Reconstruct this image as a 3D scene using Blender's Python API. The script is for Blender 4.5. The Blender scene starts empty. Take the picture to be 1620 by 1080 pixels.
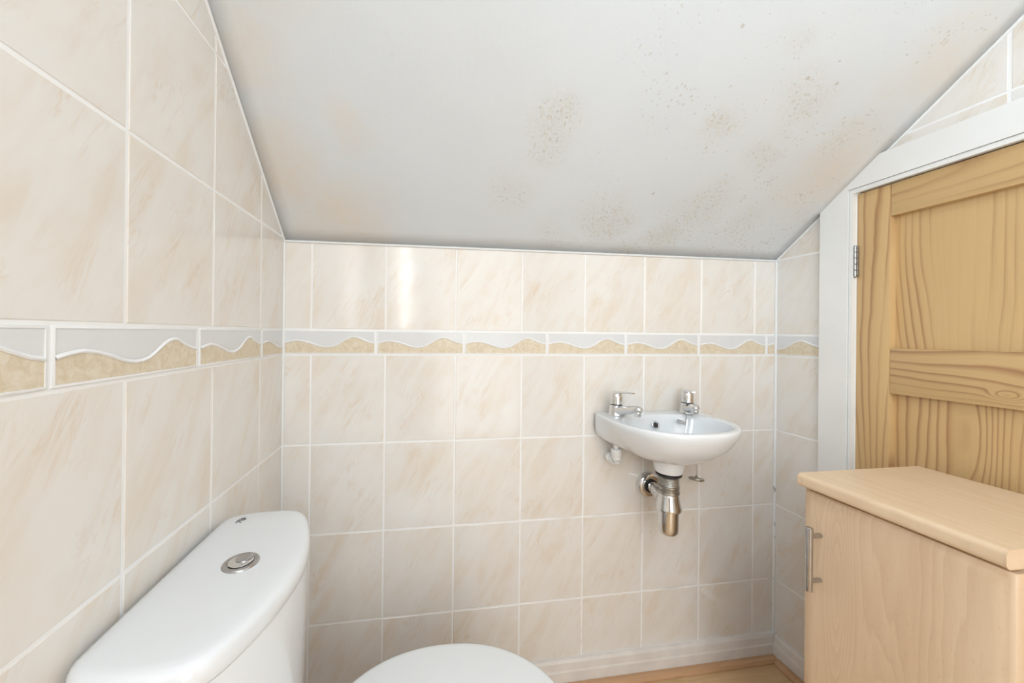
import bpy, bmesh, math, random
from mathutils import Vector, Matrix

random.seed(7)
scene = bpy.context.scene
COL = scene.collection

# ------------------------------------------------------------------ camera
F_PX = 585.904
cam_d = bpy.data.cameras.new('camera')
cam = bpy.data.objects.new('camera', cam_d)
COL.objects.link(cam)
cam_d.sensor_fit = 'HORIZONTAL'
cam_d.sensor_width = 36.0
cam_d.lens = F_PX / 1620 * 36
cam_d.shift_x = 51.204 / 1620
cam_d.shift_y = -13.833 / 1620
cam_d.clip_start = 0.01
CX, CY, CZ = 0.38139, -1.09406, 1.07963
PITCH, YAW, ROLL = 0.00132, 0.15247, 0.01058
_f = Vector((math.sin(YAW)*math.cos(PITCH), math.cos(YAW)*math.cos(PITCH), math.sin(PITCH)))
_r = Vector((math.cos(YAW), -math.sin(YAW), 0))
_u = _r.cross(_f)
_c, _s = math.cos(ROLL), math.sin(ROLL)
_r, _u = _c*_r + _s*_u, -_s*_r + _c*_u
M = Matrix((( _r.x, _u.x, -_f.x, CX), (_r.y, _u.y, -_f.y, CY), (_r.z, _u.z, -_f.z, CZ), (0, 0, 0, 1)))
cam.matrix_world = M
scene.camera = cam

# ------------------------------------------------------------------ world, lights, exposure
world = bpy.data.worlds.new('world'); scene.world = world
world.use_nodes = True
_bg = world.node_tree.nodes['Background']
_bg.inputs[0].default_value = (0.72, 0.84, 1.0, 1)
_bg.inputs[1].default_value = 2.0
scene.view_settings.view_transform = 'Standard'
scene.view_settings.look = 'None'
scene.view_settings.gamma = 1.0
scene.view_settings.use_curve_mapping = False
scene.view_settings.exposure = 0.06

def area_light(name, loc, direction, sx, sy, energy, color, parent=None):
    l = bpy.data.lights.new(name, 'AREA'); l.shape = 'RECTANGLE'
    l.size = sx; l.size_y = sy; l.energy = energy; l.color = color
    o = bpy.data.objects.new(name, l); COL.objects.link(o)
    o.location = loc
    o.rotation_euler = Vector(direction).to_track_quat('-Z', 'Y').to_euler()
    if parent: o.parent = parent
    return o

W = 1.5704          # room width, left wall x=0, right wall x=W, back wall y=0
YR = -2.10          # rear wall
ZF = 2.30           # flat ceiling
WY0, WY1, WZ0, WZ1 = -2.02, -1.42, 1.36, 2.04   # window opening in the left wall, deep reveal
REV = 0.30
# daylight through the deep side window, then added landing, slit and lamp lights
area_light('window_daylight', (-REV+0.02, (WY0+WY1)/2, (WZ0+WZ1)/2), (1, 0, 0), WY1-WY0-0.06, WZ1-WZ0-0.06, 20.0, (0.70, 0.86, 1.0))
area_light('landing_fill', (0.80, YR-0.55, 1.05), (0, 1, 0), 1.40, 2.0, 19.0, (0.93, 0.965, 1.0))  # unseen landing light, added to fill the lower walls
area_light('slit_streak_light', (0.2275, YR-0.03, 1.48), (0, 1, 0), 0.06, 0.70, 1.5, (0.95, 0.97, 1.0))  # added behind the camera for the bright streak mirrored in the tiles
LAMP_E = 8.2
LAMP_C = (0.95, 0.975, 1.0)

# ------------------------------------------------------------------ node helpers
def new_mat(name):
    m = bpy.data.materials.new(name); m.use_nodes = True
    nt = m.node_tree
    b = nt.nodes['Principled BSDF']
    return m, nt, b
class N:
    """tiny helper round a node tree"""
    def __init__(s, nt): s.nt = nt
    def n(s, t, **kw):
        x = s.nt.nodes.new(t)
        for k, v in kw.items(): setattr(x, k, v)
        return x
    def l(s, a, b): s.nt.links.new(a, b)
    def math(s, op, a, b=None, c=None, clamp=False):
        x = s.n('ShaderNodeMath', operation=op, use_clamp=clamp)
        for i, v in enumerate((a, b, c)):
            if v is None: continue
            if isinstance(v, (int, float)): x.inputs[i].default_value = v
            else: s.l(v, x.inputs[i])
        return x.outputs[0]
    def noise(s, vec, scale, detail=3, rough=0.5, dist=0.0):
        x = s.n('ShaderNodeTexNoise'); x.inputs['Scale'].default_value = scale
        x.inputs['Detail'].default_value = detail; x.inputs['Roughness'].default_value = rough
        x.inputs['Distortion'].default_value = dist
        if vec is not None: s.l(vec, x.inputs['Vector'])
        return x.outputs['Fac']
    def ramp(s, fac, stops, interp='LINEAR'):
        x = s.n('ShaderNodeValToRGB'); x.color_ramp.interpolation = interp
        e = x.color_ramp.elements
        while len(e) < len(stops): e.new(0.5)
        for i, (p, c) in enumerate(stops):
            e[i].position = p
            e[i].color = (c, c, c, 1) if isinstance(c, (int, float)) else (*c, 1)
        s.l(fac, x.inputs[0]); return x.outputs[0]
    def mix(s, fac, a, b):
        x = s.n('ShaderNodeMix', data_type='RGBA')
        if isinstance(fac, (int, float)): x.inputs[0].default_value = fac
        else: s.l(fac, x.inputs[0])
        for i, v in ((6, a), (7, b)):
            if isinstance(v, tuple): x.inputs[i].default_value = (*v, 1)
            else: s.l(v, x.inputs[i])
        return x.outputs[2]
    def sep(s, v):
        x = s.n('ShaderNodeSeparateXYZ'); s.l(v, x.inputs[0]); return x.outputs
    def comb(s, a, b, c):
        x = s.n('ShaderNodeCombineXYZ')
        for i, v in enumerate((a, b, c)):
            if isinstance(v, (int, float)): x.inputs[i].default_value = v
            else: s.l(v, x.inputs[i])
        return x.outputs[0]
    def obj(s): return s.n('ShaderNodeTexCoord').outputs['Object']
    def rnd(s): return s.n('ShaderNodeObjectInfo').outputs['Random']
    def bump(s, h, strength, dist, b):
        x = s.n('ShaderNodeBump'); x.inputs['Strength'].default_value = strength
        x.inputs['Distance'].default_value = dist
        s.l(h, x.inputs['Height']); s.l(x.outputs[0], b.inputs['Normal'])

def plain(name, col, rough=0.5, metal=0.0, coat=0.0, noise_amt=0.03, nscale=20, bump=0.0):
    m, nt, b = new_mat(name); k = N(nt)
    f = k.noise(k.obj(), nscale, 3)
    d = tuple(max(0, c*(1-noise_amt)) for c in col); e = tuple(min(1, c*(1+noise_amt)) for c in col)
    k.l(k.ramp(f, [(0.3, d), (0.7, e)]), b.inputs['Base Color'])
    b.inputs['Roughness'].default_value = rough; b.inputs['Metallic'].default_value = metal
    b.inputs['Coat Weight'].default_value = coat; b.inputs['Coat Roughness'].default_value = 0.05
    if bump: k.bump(k.noise(k.obj(), nscale*6, 3), bump, 0.002, b)
    return m

def mat_tile():
    m, nt, b = new_mat('marbled_cream_tile'); k = N(nt)
    o = k.sep(k.obj()); r = k.rnd()
    ox = k.math('ADD', o[0], k.math('MULTIPLY', r, 37.0)); oy = k.math('ADD', o[1], k.math('MULTIPLY', r, 91.0))
    a = math.radians(62)                         # vein direction in the tile's own plane
    al = k.math('ADD', k.math('MULTIPLY', ox, math.cos(a)), k.math('MULTIPLY', oy, math.sin(a)))
    ac = k.math('SUBTRACT', k.math('MULTIPLY', oy, math.cos(a)), k.math('MULTIPLY', ox, math.sin(a)))
    v1 = k.comb(k.math('MULTIPLY', al, 5.0), k.math('MULTIPLY', ac, 22.0), 0)
    soft = k.noise(v1, 1.0, 4, 0.55, 0.7)
    v2 = k.comb(k.math('MULTIPLY', al, 7.0), k.math('MULTIPLY', ac, 34.0), 3.3)
    fine = k.noise(v2, 1.0, 3, 0.6, 1.2)
    vein = k.ramp(k.math('ABSOLUTE', k.math('SUBTRACT', fine, 0.5)), [(0.0, 1.0), (0.02, 0.35), (0.06, 0.0)])
    gate = k.ramp(k.noise(k.comb(k.math('MULTIPLY', al, 9), k.math('MULTIPLY', ac, 14), 9.1), 1.0, 2), [(0.5, 0.0), (0.66, 1.0)])
    vein = k.math('MULTIPLY', vein, gate)
    base = k.ramp(soft, [(0.30, (0.840, 0.806, 0.758)), (0.50, (0.818, 0.768, 0.705)), (0.70, (0.785, 0.700, 0.600))])
    pale = k.ramp(k.noise(k.comb(ox, oy, 5.5), 9.0, 2), [(0.40, 0.0), (0.62, 1.0)])
    base = k.mix(k.math('MULTIPLY', pale, 0.6), base, (0.830, 0.815, 0.795))
    col = k.mix(k.math('MULTIPLY', vein, 0.50), base, (0.72, 0.56, 0.40))
    k.l(col, b.inputs['Base Color'])
    b.inputs['Roughness'].default_value = 0.12
    b.inputs['IOR'].default_value = 1.5
    k.bump(k.noise(k.obj(), 26, 2), 0.06, 0.004, b)
    return m

def mat_sand():
    m, nt, b = new_mat('sand_border_glaze'); k = N(nt)
    o = k.sep(k.obj()); r = k.math('MULTIPLY', k.rnd(), 50.0)
    v = k.comb(k.math('ADD', o[0], r), o[1], o[2])
    f = k.noise(v, 70, 7, 0.72, 0.9)
    c = k.ramp(f, [(0.35, (0.66, 0.545, 0.38)), (0.5, (0.73, 0.63, 0.475)), (0.66, (0.80, 0.73, 0.61))])
    k.l(c, b.inputs['Base Color']); b.inputs['Roughness'].default_value = 0.35
    k.bump(f, 0.2, 0.001, b)
    return m

def mat_grout():
    m, nt, b = new_mat('white_grout'); k = N(nt)
    o = k.obj(); s = k.sep(o)
    low = k.ramp(s[2], [(0.0, 1.0), (0.9, 0.0)])
    right = k.ramp(s[0], [(0.55, 0.0), (0.95, 1.0)])
    dirt = k.ramp(k.noise(o, 7, 5, 0.6), [(0.56, 0.0), (0.70, 1.0)])
    d = k.math('MULTIPLY', k.math('MULTIPLY', dirt, low), right)
    k.l(k.mix(k.math('MULTIPLY', d, 0.75), (0.92, 0.915, 0.905), (0.40, 0.37, 0.33)), b.inputs['Base Color'])
    b.inputs['Roughness'].default_value = 0.6
    return m

def mat_sealant():
    m, nt, b = new_mat('white_sealant_with_mould'); k = N(nt)
    o = k.obj(); s = k.sep(o)
    st = k.noise(k.comb(k.math('MULTIPLY', s[0], 60), k.math('MULTIPLY', s[1], 60), k.math('MULTIPLY', s[2], 22)), 1.0, 5, 0.65)
    spot = k.ramp(st, [(0.60, 0.0), (0.70, 1.0)])
    low = k.ramp(s[2], [(0.55, 1.0), (0.72, 0.0)])
    right = k.ramp(s[0], [(1.45, 0.0), (1.55, 1.0)])      # ramp clamps at 1: scaled below
    right = k.ramp(k.math('SUBTRACT', s[0], 0.9), [(0.4, 0.0), (0.6, 1.0)])
    k.l(k.mix(k.math('MULTIPLY', k.math('MULTIPLY', spot, low), right), (0.86, 0.87, 0.87), (0.16, 0.14, 0.12)), b.inputs['Base Color'])
    b.inputs['Roughness'].default_value = 0.3
    return m

def zceil(x, s):
    t = max(0.0, min(1.0, x / W))
    z = (1.331 + 0.85*s) * (1-t) + (1.338 + 0.75*s) * t
    return min(ZF, z)

# mould, damp stains and a warm light cast painted at the right: x, y, z, radius, strength, tint
STAINS_AND_CAST = [
    (0.67, -0.27, 1.56, 0.085, 0.9, 0), (0.60, -0.16, 1.46, 0.07, 0.5, 0), (0.905, -0.09, 1.407, 0.08, 0.9, 0),
    (0.76, -0.05, 1.37, 0.06, 0.5, 0), (1.08, -0.306, 1.58, 0.055, 1.0, 0), (1.152, -0.136, 1.444, 0.09, 0.8, 0),
    (1.109, -0.057, 1.38, 0.08, 1.0, 0), (1.34, -0.12, 1.43, 0.06, 0.5, 0), (1.231, -0.365, 1.627, 0.07, 0.8, 0),
    (1.118, -0.43, 1.69, 0.05, 0.6, 0), (1.24, -0.27, 1.55, 0.06, 0.7, 0), (1.40, -0.30, 1.57, 0.07, 0.6, 0),
    (0.03, -0.16, 1.46, 0.13, 0.95, 1), (0.15, -0.06, 1.38, 0.16, 0.9, 1), (0.05, -0.33, 1.61, 0.10, 0.7, 1),
    (0.20, -0.25, 1.54, 0.06, 0.5, 1), (0.12, -0.42, 1.68, 0.12, 0.5, 1), (1.50, -0.25, 1.53, 0.16, 0.8, 1),
    (1.50, -0.45, 1.69, 0.14, 0.8, 1), (1.00, -0.02, 1.345, 0.07, 0.8, 0),
]
def mat_ceiling():
    m, nt, b = new_mat('stained_cast_tinted_ceiling_paint'); k = N(nt)
    o = k.obj()
    warp = k.n('ShaderNodeTexNoise'); warp.inputs['Scale'].default_value = 7; warp.inputs['Detail'].default_value = 3
    k.l(o, warp.inputs['Vector'])
    wv = k.n('ShaderNodeVectorMath', operation='MULTIPLY_ADD')
    k.l(warp.outputs['Color'], wv.inputs[0]); wv.inputs[1].default_value = (0.16,)*3; k.l(o, wv.inputs[2])
    sh = k.n('ShaderNodeVectorMath', operation='SUBTRACT'); k.l(wv.outputs[0], sh.inputs[0]); sh.inputs[1].default_value = (0.08,)*3
    acc = {0: None, 1: None}
    for x, y, z, r, st, tint in STAINS_AND_CAST:
        d = k.n('ShaderNodeVectorMath', operation='DISTANCE'); k.l(sh.outputs[0], d.inputs[0]); d.inputs[1].default_value = (x, y, z)
        mr = k.n('ShaderNodeMapRange', interpolation_type='SMOOTHSTEP'); k.l(d.outputs['Value'], mr.inputs[0])
        mr.inputs[1].default_value = 0.0; mr.inputs[2].default_value = r*1.35; mr.inputs[3].default_value = st; mr.inputs[4].default_value = 0.0
        acc[tint] = mr.outputs[0] if acc[tint] is None else k.math('MAXIMUM', acc[tint], mr.outputs[0])
    col = k.ramp(k.noise(o, 3.0, 3), [(0.3, (0.725, 0.768, 0.805)), (0.7, (0.755, 0.798, 0.835))])  # cool cast of the light is put into this base tone
    damp = k.math('MULTIPLY', acc[1], k.ramp(k.noise(o, 60, 4, 0.7), [(0.3, 0.55), (0.7, 1.0)]))  # left damp stains plus the warm light cast painted at the right
    col = k.mix(k.math('MULTIPLY', damp, 0.85), col, (0.79, 0.69, 0.57))
    mould = k.math('MULTIPLY', acc[0], k.ramp(k.noise(o, 150, 4, 0.7), [(0.40, 0.15), (0.62, 1.0)]))
    col = k.mix(k.math('MULTIPLY', mould, 0.50), col, (0.60, 0.53, 0.42))
    vo = k.n('ShaderNodeTexVoronoi'); vo.inputs['Scale'].default_value = 38; k.l(o, vo.inputs['Vector'])
    csep = k.n('ShaderNodeSeparateColor'); k.l(vo.outputs['Color'], csep.inputs[0])
    size = k.math('MULTIPLY', csep.outputs[0], 0.16)
    spot = k.math('LESS_THAN', vo.outputs['Distance'], size)
    keep = k.math('GREATER_THAN', csep.outputs[1], 0.60)
    rightside = k.ramp(k.math('MULTIPLY', k.sep(o)[0], 0.6), [(0.40, 0.15), (0.58, 1.0)])
    spot = k.math('MULTIPLY', k.math('MULTIPLY', spot, keep), rightside)
    col = k.mix(k.math('MULTIPLY', spot, 0.45), col, (0.42, 0.38, 0.27))
    v2 = k.n('ShaderNodeTexVoronoi'); v2.inputs['Scale'].default_value = 120; k.l(o, v2.inputs['Vector'])
    c2 = k.n('ShaderNodeSeparateColor'); k.l(v2.outputs['Color'], c2.inputs[0])
    halo = k.math('MULTIPLY', k.ramp(k.noise(o, 6.5, 3, 0.6), [(0.44, 0.0), (0.60, 1.0)]), rightside)
    gate = k.math('MAXIMUM', k.ramp(acc[0], [(0.05, 0.0), (0.5, 1.0)]), halo)
    dots = k.math('LESS_THAN', v2.outputs['Distance'], k.math('MULTIPLY', k.math('MULTIPLY', c2.outputs[0], 0.42), gate))
    col = k.mix(k.math('MULTIPLY', dots, 0.40), col, (0.50, 0.44, 0.34))
    k.l(col, b.inputs['Base Color'])
    b.inputs['Roughness'].default_value = 0.42
    k.bump(k.noise(o, 60, 4, 0.6), 0.12, 0.004, b)
    return m

def mat_pine(name, au, av, freq=34.0, knots=(), seed=0.0, light=(0.675, 0.455, 0.215), dark=(0.36, 0.175, 0.075)):
    """au: index of the axis across the grain, av: along the grain"""
    m, nt, b = new_mat(name); k = N(nt)
    o = k.sep(k.obj()); r = k.rnd()
    u = o[au]; v = o[av]
    ro = k.math('ADD', k.math('MULTIPLY', r, 23.0), seed)
    n1 = k.noise(k.comb(k.math('MULTIPLY', u, 3.6), k.math('MULTIPLY', v, 0.55), ro), 1.0, 2, 0.35)
    n2 = k.noise(k.comb(k.math('MULTIPLY', u, 5.0), k.math('MULTIPLY', v, 9.0), k.math('ADD', ro, 7)), 1.0, 2)
    t = k.math('ADD', k.math('MULTIPLY', u, freq), k.math('MULTIPLY', n1, 26.0))
    t = k.math('ADD', t, k.math('MULTIPLY', n2, 0.45))
    for (ku, kv, amp, ru, rv) in knots:
        du = k.math('DIVIDE', k.math('SUBTRACT', u, ku), ru); dv = k.math('DIVIDE', k.math('SUBTRACT', v, kv), rv)
        d2 = k.math('ADD', k.math('MULTIPLY', du, du), k.math('MULTIPLY', dv, dv))
        g = k.math('MULTIPLY', k.math('POWER', 2.718, k.math('MULTIPLY', d2, -1.0)), amp)
        t = k.math('ADD', t, g)
    fr = k.math('FRACT', t)
    lat = k.ramp(fr, [(0.0, 0.05), (0.50, 0.10), (0.70, 0.50), (0.86, 1.0), (0.95, 0.35), (1.0, 0.05)])
    amp = k.ramp(k.noise(k.comb(k.math('MULTIPLY', u, 11.0), k.math('MULTIPLY', v, 1.1), k.math('ADD', ro, 3)), 1.0, 2), [(0.36, 0.06), (0.56, 1.0)])
    lat = k.math('MULTIPLY', lat, amp)
    fib = k.noise(k.comb(k.math('MULTIPLY', u, 420), k.math('MULTIPLY', v, 9.0), ro), 1.0, 3)
    base = k.mix(k.ramp(fib, [(0.3, 0.0), (0.7, 1.0)]), light, tuple(c*0.93 for c in light))
    tone = k.noise(k.comb(k.math('MULTIPLY', u, 6), k.math('MULTIPLY', v, 2), k.math('ADD', ro, 12)), 1.0, 2)
    base = k.mix(k.ramp(tone, [(0.35, 0.0), (0.7, 0.4)]), base, (0.60, 0.385, 0.175))
    col = k.mix(k.math('MULTIPLY', lat, 0.88), base, dark)
    k.l(col, b.inputs['Base Color'])
    b.inputs['Roughness'].default_value = 0.34
    k.bump(lat, 0.08, 0.001, b)
    return m

def mat_beech(name, au, av, light=(0.80, 0.605, 0.415), dark=(0.66, 0.455, 0.285), arch=None, rough=0.33):
    m, nt, b = new_mat(name); k = N(nt)
    o = k.sep(k.obj()); r = k.math('MULTIPLY', k.rnd(), 17.0)
    u = o[au]; v = o[av]
    broad = k.noise(k.comb(k.math('MULTIPLY', u, 14), k.math('MULTIPLY', v, 1.6), r), 1.0, 4, 0.55)
    fleck = k.noise(k.comb(k.math('MULTIPLY', u, 520), k.math('MULTIPLY', v, 70), r), 1.0, 2)
    t = k.math('ADD', k.math('MULTIPLY', u, 30.0), k.math('MULTIPLY', broad, 5.0))
    if arch:
        for (au0, av0, ru, rv, amp) in arch:
            du = k.math('DIVIDE', k.math('SUBTRACT', u, au0), ru); dv = k.math('DIVIDE', k.math('SUBTRACT', v, av0), rv)
            d2 = k.math('ADD', k.math('MULTIPLY', du, du), k.math('MULTIPLY', dv, dv))
            t = k.math('ADD', t, k.math('MULTIPLY', k.math('POWER', 2.718, k.math('MULTIPLY', d2, -1.0)), amp))
    fr = k.math('FRACT', t)
    ring = k.ramp(fr, [(0.0, 0.0), (0.7, 0.55), (0.88, 0.8), (1.0, 0.0)])
    f = k.math('ADD', k.math('MULTIPLY', ring, 0.55), k.math('MULTIPLY', k.ramp(broad, [(0.3, 0.0), (0.7, 1.0)]), 0.45))
    col = k.mix(f, light, dark)
    col = k.mix(k.math('MULTIPLY', k.ramp(fleck, [(0.60, 0.0), (0.72, 1.0)]), 0.16), col, (0.42, 0.27, 0.15))
    k.l(col, b.inputs['Base Color'])
    b.inputs['Roughness'].default_value = rough
    k.bump(fleck, 0.05, 0.001, b)
    return m

def mat_chrome(name, col=(0.78, 0.79, 0.80), rough=0.08, var=0.10, sc=160):
    m, nt, b = new_mat(name); k = N(nt)
    f = k.noise(k.obj(), sc, 4, 0.7)
    k.l(k.ramp(f, [(0.3, tuple(c*0.86 for c in col)), (0.7, col)]), b.inputs['Base Color'])
    b.inputs['Metallic'].default_value = 1.0
    k.l(k.ramp(f, [(0.35, rough), (0.75, rough+var)]), b.inputs['Roughness'])
    return m

def mat_emit(name, col, strength):
    m, nt, b = new_mat(name)
    b.inputs['Base Color'].default_value = (*col, 1)
    b.inputs['Emission Color'].default_value = (*col, 1)
    b.inputs['Emission Strength'].default_value = strength
    return m
def mat_glass(name):
    m, nt, b = new_mat(name); k = N(nt)
    b.inputs['Base Color'].default_value = (0.97, 0.99, 1, 1)
    b.inputs['Transmission Weight'].default_value = 1.0
    k.l(k.ramp(k.noise(k.obj(), 8), [(0.3, 0.02), (0.7, 0.05)]), b.inputs['Roughness'])
    b.inputs['IOR'].default_value = 1.45
    return m

M_TILE = mat_tile(); M_SAND = mat_sand(); M_GROUT = mat_grout(); M_SEAL = mat_sealant(); M_CEIL = mat_ceiling()
M_BORDER = plain('pale_border_glaze', (0.76, 0.765, 0.775), 0.16, noise_amt=0.015)
M_RIB = plain('white_rib_glaze', (0.88, 0.88, 0.88), 0.2, noise_amt=0.01)
M_PLASTER = plain('white_plaster', (0.80, 0.79, 0.77), 0.7, noise_amt=0.02, nscale=5, bump=0.1)
M_GLOSSW = plain('white_gloss_woodwork', (0.85, 0.845, 0.825), 0.30, noise_amt=0.02, nscale=9)
M_SKIRT = plain('scuffed_white_skirting', (0.80, 0.76, 0.72), 0.38, noise_amt=0.07, nscale=16)
M_CERAMIC = plain('white_ceramic', (0.82, 0.845, 0.87), 0.07, coat=0.5, noise_amt=0.008, nscale=6)
M_SEAT = plain('white_seat_plastic', (0.83, 0.85, 0.86), 0.22, noise_amt=0.008, nscale=6)
M_PLASTIC = plain('white_pipe_plastic', (0.84, 0.84, 0.83), 0.35, noise_amt=0.02)
M_CHROME = mat_chrome('limescaled_chrome'); M_CHROME2 = mat_chrome('polished_chrome', (0.78, 0.79, 0.80), 0.05, 0.05)
M_DULL = mat_chrome('dull_grey_metal', (0.46, 0.45, 0.42), 0.32)
M_STEEL = mat_chrome('brushed_nickel', (0.52, 0.52, 0.53), 0.20, 0.04, 40)
M_DARK = plain('black_rubber', (0.03, 0.03, 0.03), 0.6)
M_GAP = plain('dark_gap', (0.05, 0.035, 0.02), 0.8)
M_MARK = plain('grey_print', (0.12, 0.12, 0.12), 0.5)
M_PINE_V = mat_pine('pine_vertical_grain', 1, 2, 62.0)
M_PINE_P = mat_pine('pine_panel_grain', 1, 2, 62.0, knots=((-0.215, 0.86, 1.6, 0.03, 0.12),))
M_PINE_H = mat_pine('pine_horizontal_grain', 2, 1, 60.0, knots=((0.962, -0.265, 2.4, 0.010, 0.022), (0.985, -0.36, 1.2, 0.03, 0.12)), seed=2.0)
M_PINE_T = mat_pine('pine_top_rail_grain', 2, 1, 14.0, seed=5.0)
M_HINGE = mat_chrome('aged_hinge_steel', (0.42, 0.41, 0.40), 0.25, 0.1, 90)
M_BEECH_D = mat_beech('beech_door_grain', 1, 2, arch=((0.080, 0.56, 0.022, 0.22, 6.0), (0.0, 0.25, 0.03, 0.2, 6.0)))
M_BEECH_T = mat_beech('beech_worktop_grain', 0, 1, light=(0.79, 0.600, 0.410), dark=(0.70, 0.505, 0.320))
M_BEECH_F = mat_beech('beech_floor_grain', 1, 0, light=(0.72, 0.50, 0.28), dark=(0.58, 0.36, 0.18), rough=0.3)
M_BEECH_Q = mat_beech('beech_beading_grain', 1, 0, light=(0.62, 0.38, 0.22), dark=(0.48, 0.27, 0.14))
M_OPAL = mat_emit('opal_fill_lamp_shade', (1.0, 0.96, 0.90), 2.0)
M_GLASS = mat_glass('window_glass')
M_SLIT_GLOW = mat_emit('added_slit_glow', (0.95, 0.97, 1.0), 5.0)

# ------------------------------------------------------------------ mesh helpers
def link_obj(name, me, parent=None, mats=None):
    o = bpy.data.objects.new(name, me); COL.objects.link(o)
    if parent: o.parent = parent
    return o
def finish(name, bm, mat, parent=None, smooth=False, angle=35):
    bmesh.ops.recalc_face_normals(bm, faces=bm.faces[:])
    me = bpy.data.meshes.new(name); bm.to_mesh(me); bm.free()
    for mm in (mat if isinstance(mat, (list, tuple)) else [mat]): me.materials.append(mm)
    if smooth:
        me.polygons.foreach_set('use_smooth', [True]*len(me.polygons))
        try: me.set_sharp_from_angle(angle=math.radians(angle))
        except Exception: pass
    return link_obj(name, me, parent)
def tag(o, label=None, cat=None, group=None, kind=None):
    if label: o['label'] = label
    if cat: o['category'] = cat
    if group: o['group'] = group
    if kind: o['kind'] = kind
    return o
def empty(name, loc, label, cat, kind=None):
    o = bpy.data.objects.new(name, None); COL.objects.link(o); o.location = loc
    o.empty_display_size = 0.05
    return tag(o, label, cat, kind=kind)
def add_box(bm, x0, x1, y0, y1, z0, z1, bev=0.0, seg=1):
    t = bmesh.new()
    vs = [t.verts.new((x, y, z)) for x in (x0, x1) for y in (y0, y1) for z in (z0, z1)]
    for f in ((0,1,3,2), (4,6,7,5), (0,4,5,1), (2,3,7,6), (0,2,6,4), (1,5,7,3)): t.faces.new([vs[i] for i in f])
    if bev: bmesh.ops.bevel(t, geom=t.edges[:], offset=bev, segments=seg, profile=0.5, affect='EDGES')
    me = bpy.data.meshes.new('t'); t.to_mesh(me); t.free(); bm.from_mesh(me); bpy.data.meshes.remove(me)
def box(name, dims, mat, parent=None, bev=0.0, seg=2, origin=None):
    bm = bmesh.new(); add_box(bm, *dims, bev=bev, seg=seg)
    return finish(name, bm, mat, parent, smooth=bev > 0 and seg > 1)
def add_rings(bm, rings, close0=True, close1=True, closed=True):
    R = [[bm.verts.new(p) for p in r] for r in rings]
    n = len(R[0])
    for a, b in zip(R[:-1], R[1:]):
        for i in range(n if closed else n-1):
            j = (i+1) % n
            try: bm.faces.new((a[i], a[j], b[j], b[i]))
            except ValueError: pass
    if close0: bm.faces.new(R[0][::-1])
    if close1: bm.faces.new(R[-1])
def add_lathe(bm, prof, center=(0,0,0), axis='Z', seg=32, close=True):
    c = Vector(center); rings = []
    for r, h in prof:
        ring = []
        for i in range(seg):
            a = 2*math.pi*i/seg; p, q = r*math.cos(a), r*math.sin(a)
            ring.append(c + (Vector((p, q, h)) if axis == 'Z' else Vector((p, h, q)) if axis == 'Y' else Vector((h, p, q))))
        rings.append(ring)
    add_rings(bm, rings, close, close)
def add_tube(bm, pts, radii, seg=12, flat=1.0, up=Vector((0,0,1))):
    pts = [Vector(p) for p in pts]
    if isinstance(radii, (int, float)): radii = [radii]*len(pts)
    rings = []
    for i, p in enumerate(pts):
        d = (pts[min(i+1, len(pts)-1)] - pts[max(i-1, 0)]).normalized()
        ref = up if abs(d.dot(up)) < 0.95 else Vector((1, 0, 0))
        a = d.cross(ref).normalized(); b = a.cross(d).normalized()
        rings.append([p + a*radii[i]*math.cos(2*math.pi*k/seg) + b*radii[i]*flat*math.sin(2*math.pi*k/seg) for k in range(seg)])
    add_rings(bm, rings)
def clip_poly(poly, nx, ny, c):
    """keep nx*u + ny*v <= c"""
    out = []
    for i in range(len(poly)):
        p, q = poly[i], poly[(i+1) % len(poly)]
        dp = nx*p[0]+ny*p[1]-c; dq = nx*q[0]+ny*q[1]-c
        if dp <= 0: out.append(p)
        if (dp < 0 < dq) or (dq < 0 < dp):
            t = dp/(dp-dq); out.append((p[0]+t*(q[0]-p[0]), p[1]+t*(q[1]-p[1])))
    res = []
    for p in out:
        if not res or (abs(p[0]-res[-1][0]) + abs(p[1]-res[-1][1])) > 1e-5: res.append(p)
    if len(res) > 1 and abs(res[0][0]-res[-1][0]) + abs(res[0][1]-res[-1][1]) < 1e-5: res.pop()
    return res
def poly_area(p): return 0.5*sum(p[i][0]*p[(i+1) % len(p)][1]-p[(i+1) % len(p)][0]*p[i][1] for i in range(len(p)))
def inset_poly(poly, d):
    """inset a convex counter-clockwise polygon by half-plane clipping"""
    res = poly
    n = len(poly)
    for i in range(n):
        p, q = poly[i], poly[(i+1) % n]
        ex, ey = q[0]-p[0], q[1]-p[1]; L = math.hypot(ex, ey)
        nx, ny = ey/L, -ex/L      # outward
        res = clip_poly(res, nx, ny, nx*p[0]+ny*p[1]-d)
        if len(res) < 3: return []
    return res

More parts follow.
